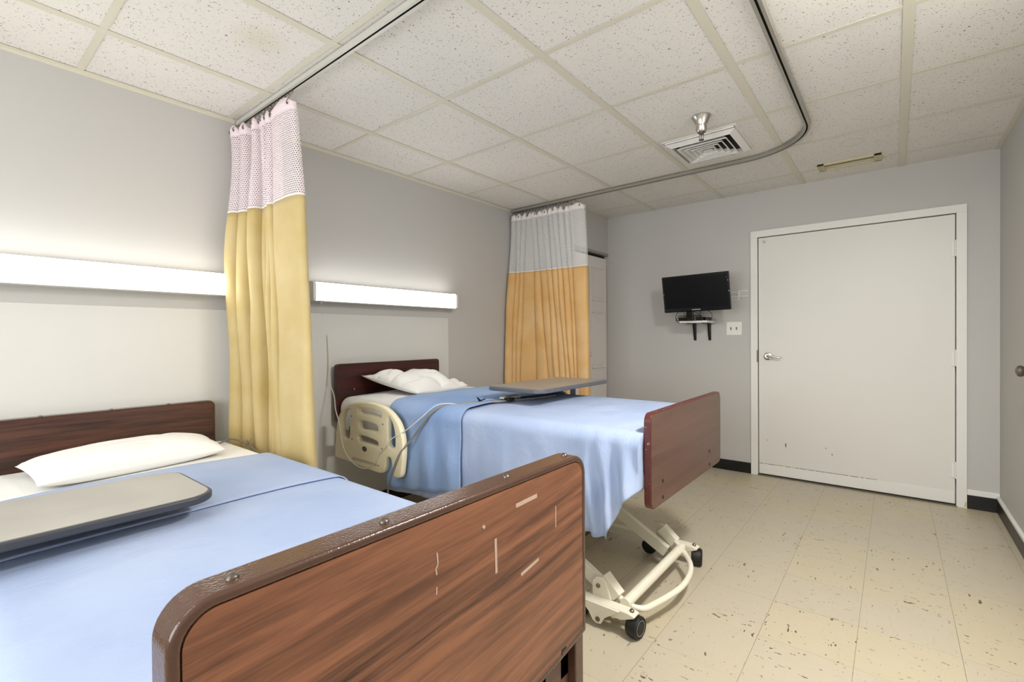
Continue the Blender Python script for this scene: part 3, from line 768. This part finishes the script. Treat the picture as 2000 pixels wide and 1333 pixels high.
def pillow(name, label, corners, hgt, zb, seed, wr=.012, sag=0):
    """corners: four (x,y,z) of the cushion outline (mid plane) in order; hgt: full thickness."""
    A, B, Cc, D = [Vector(c) for c in corners]; n = 44
    top = []; bot = []
    for i in range(n+1):
        rt = []; rb = []
        for j in range(n+1):
            u = i/n*2-1; v = j/n*2-1
            pu = u*(1-.035*(1-abs(v)**2.2)*abs(u)**3*1.0); pv = v*(1-.04*(1-abs(u)**2.2)*abs(v)**3)
            a = (pu+1)/2; b_ = (pv+1)/2
            P = A*(1-a)*(1-b_)+B*a*(1-b_)+Cc*a*b_+D*(1-a)*b_
            t = max(0, (1-abs(u)**2.8))**.46*max(0, (1-abs(v)**2.8))**.46
            w = noise.noise((P.x*5+seed, P.y*5, seed))+.5*noise.noise((P.x*13+seed, P.y*9, seed*2))
            ridge = abs(noise.noise((P.x*9-seed, P.y*4.5+P.x*3, seed*3)))
            h1 = hgt*.62*t+(wr*w-wr*.9*(1-min(1, ridge*4))**2)*min(1, t*1.6)
            h0 = min(hgt*.38*t, max(0, P.z-zb))
            rt.append(P+Vector((0, 0, h1+.002))); rb.append(P-Vector((0, 0, h0)))
        top.append(rt); bot.append(rb)
    mb = MB().grid(top); mb.grid(bot)
    N = (n+1)**2
    ed = [(0, j) for j in range(n+1)]+[(i, n) for i in range(1, n+1)]+[(n, j) for j in range(n-1, -1, -1)]+[(i, 0) for i in range(n-1, 0, -1)]
    idx = [i*(n+1)+j for i, j in ed]
    for a, b_ in zip(idx, idx[1:]+idx[:1]): mb.f.append((a, b_, b_+N, a+N))
    return tag(mb.build(name, 'linen_white', angle=180), label, 'pillow')

def mattress(name, label, x0, x1, y0, y1, z0, z1, tilt=0):
    o = MB().box((x0, y0, z0), (x1, y1, z1)).build(name, 'linen_white', smooth=True, bevel=.055, seg=8, angle=30)
    return tag(o, label, 'mattress')

def caster(root, x, y, r=.042, w=.046, ang=0, name='caster'):
    ax = (math.cos(ang), math.sin(ang), 0)
    q = Vector(ax)
    o = MB().lathe([(r*.55, -w/2), (r*.86, -w/2), (r*.98, -w/2+.006), (r, 0), (r*.98, w/2-.006), (r*.86, w/2), (r*.80, w/2-.003), (r*.62, w/2-.003), (r*.55, w/2)], (x, y, r), ax, 32).build(name, 'rubber', root)
    MB().lathe([(r*.70, 0), (r*.70, .0012), (r*.64, .0012), (r*.64, 0)], Vector((x, y, r))+q*(w/2-.002), ax, 32).build('hub_ring', 'cable_grey', o)
    return o

# ------------------------------------------------------------------ bed one (nearer)
b1 = empty('hospital_bed', (1.15, .60, 0), 'nearer hospital bed with walnut grained footboard in a bronze trim', 'bed', 'hospital beds')
# headboard
hb = MB().prism(rrect(.045, .945, .46, .860, [.02, .028, .028, .02]), 'x', .035, .072).build('headboard', 'wood_headboard', b1, angle=40, bevel=.002, seg=2)
hb['label'] = 'dark brown wood headboard'
outer = rrect(.043, .947, .458, .862, [.02, .030, .030, .02], 8); inner = rrect(.050, .940, .465, .855, [.02, .024, .024, .02], 8)
def frame_ring(outer, inner, x0, x1):
    n = len(outer); vs = []
    for ring_, x in ((outer, x0), (outer, x1), (inner, x1), (inner, x0)): vs += [(x, p[0], p[1]) for p in ring_]
    fs = []
    for a in range(4):
        b_ = (a+1) % 4
        for k in range(n): fs.append((a*n+k, a*n+(k+1) % n, b_*n+(k+1) % n, b_*n+k))
    mb = MB(); mb.add(vs, fs); return mb
frame_ring(outer, inner, .033, .0735).build('edge_trim', 'bronze_trim', hb, angle=35)
for yy in (.30, .53, .75): MB().lathe([(.007, 0), (.006, .003), (.002, .004)], (.053, yy, .862), n=12).build('bolt', 'dark_steel', hb)
# footboard
FX0, FX1 = 2.142, 2.200; FY0, FY1, FZ = .165, 1.090, .874
def fbpoly(d, zb=.402):
    top = rrect(FY0+d, FY1-d, .60, FZ-d, [0, .052-d*.8, .052-d*.8, 0], 10)
    # replace the two bottom corners with a gently sagging lower edge
    pts = [p for p in top if p[1] > .6001]
    right = [(FY1-d, zb+d)]; low = []
    N = 16
    for k in range(N+1):
        t = k/N; y = lerp(FY1-d, FY0+d, t); low.append((y, zb+d-.036*math.sin(PI*t)**.8))
    return low+pts[::-1] if False else low+sorted(pts, key=lambda p: math.atan2(p[1]-.6, p[0]-(FY0+FY1)/2), reverse=True)
fp = fbpoly(.0)
fb = MB().prism(fbpoly(.016), 'x', FX0+.004, FX1-.0012).build('footboard', 'wood_walnut', b1, angle=40)
fb['label'] = 'walnut grained footboard panel'
o_, i_ = fbpoly(0), fbpoly(.0155)
frame_ring(o_, i_, FX0, FX1).build('edge_trim', 'bronze_trim', fb, angle=38, bevel=.006, seg=4)
for yy in (.244, .477, .796, 1.031): MB().lathe([(.0085, 0), (.008, .003), (.005, .006), (.001, .0068)], (FX0+.030, yy, FZ-.0005), n=16).build('bolt', 'dark_steel', fb)
def strip(pts, w):
    mb = MB(); pts = [Vector((FX1-.0010, p[0], p[1])) for p in pts]
    for a, b_ in zip(pts, pts[1:]):
        d = (b_-a).normalized(); n = Vector((0, -d.z, d.y))*w/2
        mb.add([a-n, b_-n, b_+n, a+n]+[v+Vector((.0006, 0, 0)) for v in (a-n, b_-n, b_+n, a+n)], [(0, 3, 2, 1), (4, 5, 6, 7), (0, 1, 5, 4), (1, 2, 6, 5), (2, 3, 7, 6), (3, 0, 4, 7)])
    return mb
for pts, w in (([(.796, .8155), (.873, .8175)], .009), ([(.949, .772), (.9485, .748), (.949, .721)], .003), ([(.728, .768), (.730, .696)], .0065), ([(.812, .660), (.878, .670)], .007),
               ([(.569, .796), (.571, .775), (.566, .768), (.568, .757)], .003), ([(.568, .735), (.567, .722)], .0025), ([(.690, .806), (.696, .800)], .006), ([(.225, .735), (.227, .720)], .004)):
    strip(pts, w).build('tape_strip', 'tape_pale', fb, smooth=False)
sl = MB(); sl.box((FX1-.002, .972, .405), (FX1-.0004, .992, .411)); sl.box((FX1-.002, .972, .394), (FX1-.0004, .9745, .409)); sl.build('slot_cutout', 'slot_dark', fb, smooth=False)
# foot-end leg frame in brown
lg = MB().box((FX0+.008, 1.046, .03), (FX1-.006, 1.084, .412)).build('leg', 'bronze_trim', b1, smooth=False, bevel=.004)
MB().box((FX0+.008, .172, .03), (FX1-.006, .210, .412)).build('leg', 'bronze_trim', b1, smooth=False, bevel=.004)
# recessed plate between the legs with a round cornered opening
pl = MB()
pl.box((FX0+.004, .90, .03), (FX0+.030, .945, .40)); pl.box((FX0+.004, .31, .03), (FX0+.030, .355, .40)); pl.box((FX0+.004, .21, .30), (FX0+.030, 1.046, .40)); pl.box((FX0+.004, 1.005, .03), (FX0+.030, 1.046, .40))
pl.build('leg_frame', 'wood_mahogany', b1, smooth=False, bevel=.004)
dk = MB(); dk.box((.10, .10, .44), (2.14, .135, .49)); dk.box((.10, .93, .44), (2.14, .965, .49)); 
for k in range(7): dk.box((.15+k*.32, .13, .462), (.19+k*.32, .94, .486))
dk.build('bed_deck', 'under_metal', b1, smooth=False)
for yy in (.08, .90): MB().box((.074, yy, .03), (.115, yy+.04, .46)).build('leg', 'under_metal', b1, smooth=False, bevel=.004)
Y0, Y1, ZM = .045, .995, .655
mattress('mattress', 'mattress in a white sheet on the nearer bed', .080, 2.136, Y0, Y1, .492, ZM)
ztf = lambda x: ZM
drape('blanket', 'pale blue ribbed blanket covering the nearer bed down to its footboard', 'blanket', 'blue_blanket', .655, 2.130, Y0, Y1, ztf, .055, lambda x: .36, lambda x: .40, .008, .004, .012, group=None, yedge=.006)
drape('folded_sheet', 'pale blue sheet laid across the nearer bed under the overbed table', 'sheet', 'blue_blanket', .650, 1.228, Y0, Y1, ztf, .055, lambda x: .375, lambda x: .42, .015, .005, .012, nx=60, thick=.005, yedge=.004)
# pillow one
pillow('pillow', 'smooth plump white pillow on the nearer bed against its dark headboard', [(.575, .232, ZM+.030), (.500, .845, ZM+.030), (.205, .855, ZM+.042), (.195, .212, ZM+.038)], .112, ZM+.002, 3.0, .006)
# overbed table one
def overbed(label, x0, x1, y0, y1, z, topmat, rimmat, colx, coly, floor_dir, rads, basez=True):
    r = empty('overbed_table', (colx, coly, 0), label, 'overbed table', 'overbed tables')
    MB().prism(rrect(x0, x1, y0, y1, rads, 8), 'z', z-.023, z-.0012).build('table_rim', rimmat, r, angle=40, bevel=.006, seg=3)
    MB().prism(rrect(x0+.010, x1-.010, y0+.010, y1-.010, [max(0, q-.008) for q in rads], 8), 'z', z-.004, z).build('table_top', topmat, r, angle=40)
    ym = (y0+y1)/2; xm = (x0+x1)/2
    c = MB(); d = 1 if coly > ym else -1
    c.box((xm-.03, min(coly, ym)-.02, z-.040), (xm+.03, max(coly, ym)+.02, z-.023))
    if abs(colx-xm) > .02: c.box((min(colx, xm)-.03, coly-.03, z-.040), (max(colx, xm)+.03, coly+.03, z-.023))
    c.build('support_arm', 'slot_dark', r, smooth=False, bevel=.002, seg=2)
    MB().box((colx-.022, coly-.020, .07), (colx+.022, coly+.020, z-.039)).build('column', 'chrome', r, smooth=False, bevel=.004)
    e = coly-d*.55
    bs = MB()
    bs.box((colx-.25, coly-.025, .045), (colx+.25, coly+.025, .072))
    for s in (-1, 1): bs.box((colx+s*.25-.02, min(coly, e), .045), (colx+s*.25+.02, max(coly, e), .070))
    bs.build('base', 'dark_steel', r, smooth=False, bevel=.004)
    for s in (-1, 1):
        for yy in (coly, e): caster(r, colx+s*.25, yy, .022, .02, 0)
    return r
overbed('overbed table with a pale grey top and dark rim over the nearer bed', .965, 1.345, -.245, .522, .747, 'tray_top', 'tray_rim_dark', 1.155, -.30, 1, [.045, .075, .075, .045])
# cable with a tie at the pillow end of bed one
cbl = MB(); cbl.tube([(.30, .80, ZM+.012), (.26, .90, ZM+.014), (.22, .965, ZM+.018), (.26, 1.00, ZM+.006), (.33, 1.015, ZM-.012), (.40, 1.022, ZM-.04), (.44, 1.025, ZM-.10)], .0045, 8, 6)
for s in (-1, 1): cbl.tube([(.31, 1.010-s*.012, ZM-.014), (.322, 1.012+s*.012, ZM+.022)], .0016, 6)
tag(cbl.build('call_cable', 'cable_grey'), 'grey cable tied in a knot at the pillow end of the nearer bed', 'cable')

# ------------------------------------------------------------------ bed two (farther)
b2 = empty('hospital_bed', (1.1, 2.13, 0), 'farther hospital bed with cream side rail, plain mahogany footboard and caster base', 'bed', 'hospital beds')
hb2 = MB().prism(rrect(1.640, 2.512, .640, 1.014, .022, 6), 'x', .045, .078).build('headboard', 'wood_darkred', b2, angle=40, bevel=.004)
hb2['label'] = 'dark red brown headboard'
MB().lathe([(.006, 0), (.006, .002)], (.078, 1.765, .845), (1, 0, 0), 10).build('screw', 'cable_grey', hb2)
F2 = 2.128
P2 = rrect(1.696, 2.606, .522, .888, .034, 8)
fb2 = MB().prism(rrect(1.700, 2.602, .526, .884, .031, 8), 'x', F2-.026, F2).build('footboard', 'wood_mahogany', b2, angle=40)
fb2['label'] = 'mahogany footboard with red edge'
frame_ring(P2, rrect(1.701, 2.601, .527, .883, .030, 8), F2-.028, F2-.001).build('edge_band', 'edge_red', fb2, angle=38, bevel=.003)
for yy in (1.81, 2.411):
    for zz in (.548, .612): MB().lathe([(.0075, 0), (.007, .002), (.002, .0025)], (F2, yy, zz), (1, 0, 0), 12).build('bolt', 'slot_dark', fb2)
dk = MB(); dk.box((.10, 1.74, .585), (2.10, 1.775, .640)); dk.box((.10, 2.485, .585), (2.10, 2.52, .640))
for k in range(7): dk.box((.15+k*.31, 1.775, .60), (.20+k*.31, 2.485, .635))
dk.build('bed_deck', 'cream_paint', b2, smooth=False, bevel=.003)
# foot base: scissor legs, cross tube, channels, casters, brake bar
for yy in (1.800, 2.352):
    MB().beam((1.935, yy, .085), (1.02, yy, .58), .030, .058).build('lift_leg', 'cream_paint', b2, smooth=False, bevel=.004)
MB().tube([(1.995, 1.748, .106), (1.995, 2.40, .106)], .021, 20).build('cross_tube', 'cream_paint', b2)
for (yc, s) in ((1.725, 1), (2.468, -1)):
    ch = MB().prism([(1.50, .058), (1.50, .098), (2.03, .102), (2.055, .096), (2.055, .088), (2.0, .064)], 'y', yc-.024, yc+.024)
    ch.build('foot_channel', 'cream_paint', b2, smooth=False, bevel=.005)
    MB().lathe([(.009, 0), (.009, .006), (.005, .010), (.001, .0105)], (2.035, yc, .101), n=12).build('bolt', 'dark_steel', b2)
    lug = MB().prism([(1.815, .098), (1.995, .098), (1.93, .050), (1.915, .022), (1.895, .018), (1.878, .026), (1.86, .055)], 'y', yc-s*.030-.002, yc-s*.024+.002)
    lug.build('wheel_lug', 'cream_paint', b2, smooth=False, bevel=.0015, seg=2)
    MB().lathe([(.010, 0), (.010, .003), (.006, .005)], (1.902, yc-s*.032, .038), (0, -s, 0), 14).build('axle_cap', 'dark_steel', b2)
    caster(b2, 2.045, yc+.010, .043, .050, -.12 if s > 0 else .25)
    caster(b2, 1.80, yc+s*.012, .040, .030, PI/2)
    bk = MB().prism([(1.850, .095), (1.850, .160), (1.868, .180), (1.895, .182), (1.912, .165), (1.935, .10)], 'y', yc+s*.030-.012, yc+s*.030+.012)
    bk.build('pivot_bracket', 'cream_paint', b2, smooth=False, bevel=.003)
    MB().lathe([(.009, 0), (.009, .004), (.004, .008)], (1.878, yc+s*.030-.012 if True else 0, .145), (0, -1, 0), 12).build('bolt', 'dark_steel', b2)
    MB().beam((1.885, yc+s*.052, .175), (1.955, yc+s*.048, .112), .046, .050).build('pedal_socket', 'cream_paint', b2, smooth=False, bevel=.003)
br = MB().tube([(1.925, 1.775, .135), (1.985, 1.772, .098), (2.045, 1.790, .086), (2.075, 1.86, .086), (2.112, 2.02, .088), (2.112, 2.15, .090), (2.085, 2.26, .095), (2.03, 2.345, .102), (1.97, 2.40, .118), (1.925, 2.420, .140)], .0125, 14, 4).build('brake_bar', 'cream_paint', b2)
# head-end base
for yy in (1.80, 2.352): MB().beam((.40, yy, .085), (1.25, yy, .58), .030, .058).build('lift_leg', 'under_metal', b2, smooth=False, bevel=.004)
hbm = MB(); hbm.tube([(.36, 1.72, .10), (.36, 2.46, .10)], .02, 14)
for yy in (1.725, 2.468): hbm.box((.25, yy-.02, .07), (.62, yy+.02, .10))
hbm.box((.55, 1.70, .095), (.85, 1.82, .155)); hbm.build('head_base', 'under_metal', b2, smooth=False, bevel=.003)
for yy in (1.725, 2.468): caster(b2, .30, yy, .04, .03, PI/2)
MB().box((.62, 1.705, .155), (.76, 1.80, .175)).build('motor_cover', 'cream_paint', b2, smooth=False, bevel=.004)

# cream side rail: an outline with hand holes, cut and rounded
def cmb(pts, k=5):
    P = [Vector((a, b_, 0)) for a, b_ in pts]; n = len(P); out = []
    for i in range(n):
        p0, p1, p2, p3 = P[i-1], P[i], P[(i+1) % n], P[(i+2) % n]
        for j in range(k):
            t = j/k; out.append(.5*((2*p1)+(p2-p0)*t+(2*p0-5*p1+4*p2-p3)*t*t+(3*p1-p0-3*p2+p3)*t**3))
    return out
def rail_mesh(outer, holes, depth, bev, yc):
    cu = bpy.data.curves.new('rail', 'CURVE'); cu.dimensions = '2D'; cu.fill_mode = 'BOTH'; cu.extrude = depth/2-bev; cu.bevel_depth = bev; cu.bevel_resolution = 4; cu.offset = -bev*.9
    for poly in [outer]+holes:
        sp_ = cu.splines.new('POLY'); q = cmb(poly); sp_.points.add(len(q)-1); sp_.use_cyclic_u = True
        for i, p in enumerate(q): sp_.points[i].co = (p.x, p.y, 0, 1)
    o = bpy.data.objects.new('tmp', cu); COL.objects.link(o)
    me = bpy.data.meshes.new_from_object(o.evaluated_get(bpy.context.evaluated_depsgraph_get())); bpy.data.objects.remove(o)
    for v in me.vertices: v.co = Vector((v.co.x, yc-v.co.z, v.co.y))
    bm = bmesh.new(); bm.from_mesh(me); bmesh.ops.remove_doubles(bm, verts=bm.verts, dist=.0003); bmesh.ops.recalc_face_normals(bm, faces=bm.faces); bm.to_mesh(me); bm.free()
    me.polygons.foreach_set('use_smooth', [True]*len(me.polygons)); me.set_sharp_from_angle(angle=math.radians(42))
    return me
OUT = [(.160, .50), (.172, .60), (.190, .680), (.225, .735), (.276, .772), (.340, .796), (.430, .809), (.52, .814), (.600, .808), (.68, .792), (.745, .757), (.790, .712), (.815, .650), (.822, .583), (.812, .50), (.800, .450), (.780, .432), (.745, .430), (.728, .445), (.722, .50), (.710, .527), (.690, .530), (.672, .515), (.665, .472), (.645, .440), (.60, .428), (.50, .432), (.38, .440), (.26, .447), (.17, .449), (.156, .462)]
HOLES = [[(.236, .690), (.268, .742), (.318, .760), (.330, .74), (.322, .66), (.318, .592), (.285, .574), (.246, .585), (.236, .63)],
         [(.405, .758), (.42, .774), (.52, .777), (.618, .768), (.632, .75), (.618, .738), (.52, .742), (.42, .742)],
         [(.415, .690), (.44, .704), (.52, .702), (.585, .692), (.600, .672), (.588, .656), (.52, .656), (.44, .652), (.418, .664)],
         [(.402, .604), (.42, .617), (.50, .614), (.580, .604), (.600, .590), (.585, .576), (.50, .578), (.42, .583)],
         [(.695, .745), (.712, .742), (.738, .705), (.752, .655), (.752, .60), (.735, .584), (.704, .588), (.692, .61), (.690, .68)]]
RY = 1.590
me = rail_mesh(OUT, HOLES, .034, .012, RY); me.materials.clear(); me.materials.append(MAT['rail_cream'])
rail = bpy.data.objects.new('side_rail', me); COL.objects.link(rail); rail.parent = b2; rail.matrix_parent_inverse = Matrix.Translation(-b2.location)
rail['label'] = 'cream moulded side rail with hand holes'
def onrail(mb, name, mat): 
    o = mb.build(name, mat, rail, smooth=False); return o
el = [(.474+.022*math.cos(a), .544+.014*math.sin(a)) for a in [k*PI/14 for k in range(28)]]
el2 = [(.474+.019*math.cos(a), .544+.011*math.sin(a)) for a in [k*PI/14 for k in range(28)]]
el3 = [(.474+.0175*math.cos(a), .544+.0095*math.sin(a)) for a in [k*PI/14 for k in range(28)]]
bd = MB().prism(el, 'y', RY-.0185, RY-.016); badge = bd.build('logo_badge', 'slot_dark', rail, smooth=False)
lb = MB().prism(el2, 'y', RY-.0190, RY-.0184); lb.build('badge_ring', 'cable_grey', rail, smooth=False)
MB().prism(el3, 'y', RY-.0195, RY-.0189).build('badge_face', 'tv_black', rail, smooth=False)
q = MB()
for k in range(6): q.box((.4615+k*.0044, RY-.0199, .5415), (.4645+k*.0044, RY-.0194, .5470))
q.build('badge_marks', 'cable_grey', rail, smooth=False)
for (x, z) in ((.345, .720), (.648, .705), (.348, .585), (.640, .568), (.605, .470)): MB().lathe([(.0042, 0), (.0042, .0015)], (x, RY-.0165, z), (0, -1, 0), 10).build('screw_hole', 'slot_dark', rail, smooth=False)
q = MB()
for row in range(3):
    x = .352
    while x < .585:
        L = random.uniform(.006, .016); q.box((x, RY-.0174, .4755-row*.0055), (min(x+L, .59), RY-.0168, .4785-row*.0055)); x += L+.003
q.build('warning_text', 'cable_grey', rail, smooth=False)
q = MB(); q.beam((.28, 1.70, .62), (.28, RY+.014, .62), .03, .05); q.beam((.60, 1.74, .59), (.60, RY+.014, .585), .05, .04); q.box((.24, 1.655, .54), (.30, 1.675, .70)); q.build('rail_mount', 'dark_steel', b2, smooth=False, bevel=.003)

Y2a, Y2b, Z2 = 1.665, 2.588, .806
mattress('mattress', 'mattress in a white sheet on the farther bed behind the cream rail', .086, 2.092, Y2a, Y2b, .641, Z2)
drape('fitted_sheet', 'wrinkled white bottom sheet at the pillow end of the farther bed', 'sheet', 'linen_white', .088, .80, Y2a, Y2b, lambda x: Z2-.012*sst(.25, .09, x), .06, lambda x: .60, lambda x: .62, .005, .009, .016, nx=50, flare=-.02, yedge=.0)
def rip(x, z):
    t = sst(1.78, 1.98, x); d = sst(.84, .50, z)
    return t*d*(.026*math.sin((x-1.8)*70+z*14)+.018*math.sin((x-1.8)*33-z*11)+.026)+.010*d*math.sin(x*9)*sst(1.15, 1.35, x)
drape('blanket', 'pale blue blanket over the farther bed, bunched at its mahogany footboard', 'blanket', 'blue_blanket', .600, 2.096, Y2a, Y2b, lambda x: Z2, .05,
      lambda x: pw(x, [(.6, .318), (1.2, .355), (1.80, .392), (1.94, .402), (1.99, .415), (2.015, .48), (2.04, .55), (2.095, .60)]), lambda x: pw(x, [(1.8, .40), (1.96, .368), (1.99, .42), (2.05, .55), (2.1, .60)]), .009, .009, .014, nx=200, ripple=rip, flare=.006, endcap=True, zt=Z2)
drape('folded_sheet', 'shade-deepened blue sheet hanging over the side of the farther bed beside the cream rail', 'sheet', 'blue_sheet_shaded', .618, 1.185, Y2a, Y2b, lambda x: Z2+.002, .052,
      lambda x: pw(x, [(.6, .345), (.75, .352), (1.16, .415), (1.2, .42)]), lambda x: .46, .024, .010, .014, nx=90, flare=.006, thick=.003, yedge=.012, ripple=lambda x, z: .009*sst(.8, .5, z)*(1.15+math.sin(x*38+z*6)))
pillow('pillow', 'crumpled white pillow propped on the farther bed against its dark red headboard', [(.575, 1.885, Z2+.034), (.50, 2.40, Z2+.034), (.125, 2.37, Z2+.08), (.105, 1.80, Z2+.125)], .120, Z2+.006, 11.0, .034)
overbed('overbed table with a grey top and chrome column over the farther bed', 1.085, 1.462, 1.93, 2.645, .912, 'tray_top_grey', 'tray_rim', 1.205, 2.665, 1, [.06, .03, .03, .05])
# hand control and cables of bed two
hc = empty('bed_remote', (1.20, 2.04, Z2+.02), 'cream hand control lying on the farther bed under its overbed table', 'remote control')
MB().box((1.135, 1.985, Z2+.024), (1.185, 2.125, Z2+.044)).build('case', 'cream_paint', hc, smooth=False, bevel=.008, seg=4)
MB().box((1.145, 2.03, Z2+.043), (1.178, 2.11, Z2+.046)).build('button_pad', 'plastic_black', hc, smooth=False, bevel=.001, seg=2)
g1 = MB().tube([(1.30, 2.30, Z2+.030), (1.26, 2.10, Z2+.030), (1.20, 1.93, Z2+.030), (1.15, 1.85, Z2+.030), (1.09, 1.76, Z2+.030), (1.03, 1.69, Z2+.022), (.985, 1.638, Z2-.010), (.93, 1.618, Z2-.075), (.85, 1.600, Z2-.17), (.80, 1.570, Z2-.24), (.745, 1.565, Z2-.34), (.675, 1.585, Z2-.46), (.62, 1.62, Z2-.56)], .0055, 10, 6)
tag(g1.build('control_cable', 'cable_grey'), 'thick grey cable running off the farther bed past the cream rail', 'cable')
tie = MB(); tie.tube([(1.21, 1.985, Z2+.033), (1.16, 1.90, Z2+.033), (1.12, 1.83, Z2+.030), (1.14, 1.87, Z2+.046)], .0035, 8, 4)
for a in (-1, 0, 1): tie.tube([(1.135, 1.845+a*.01, Z2+.026), (1.120+a*.012, 1.83-a*.008, Z2+.055)], .0022, 6)
tie.box((1.20, 1.955, Z2+.028), (1.235, 2.0, Z2+.046))
tag(tie.build('cable_tie', 'plastic_black'), 'black tie knotting the cables on top of the farther bed', 'cable tie')
wc = MB().tube([(.014, 1.615, 1.20), (.020, 1.62, 1.05), (.045, 1.612, .90), (.13, 1.590, .82), (.185, 1.566, .745), (.235, 1.562, .66), (.262, 1.560, .56), (.31, 1.560, .49), (.40, 1.560, .445), (.50, 1.560, .438), (.575, 1.562, .475), (.62, 1.562, .535), (.69, 1.560, .590), (.745, 1.560, .640), (.83, 1.585, .690), (.92, 1.610, .76), (1.0, 1.66, Z2+.026), (1.08, 1.74, Z2+.026)], .0026, 8, 6)
tag(wc.build('nurse_call_cable', 'cord_white'), 'thin cream cord looping from the wall across the cream side rail', 'cable')
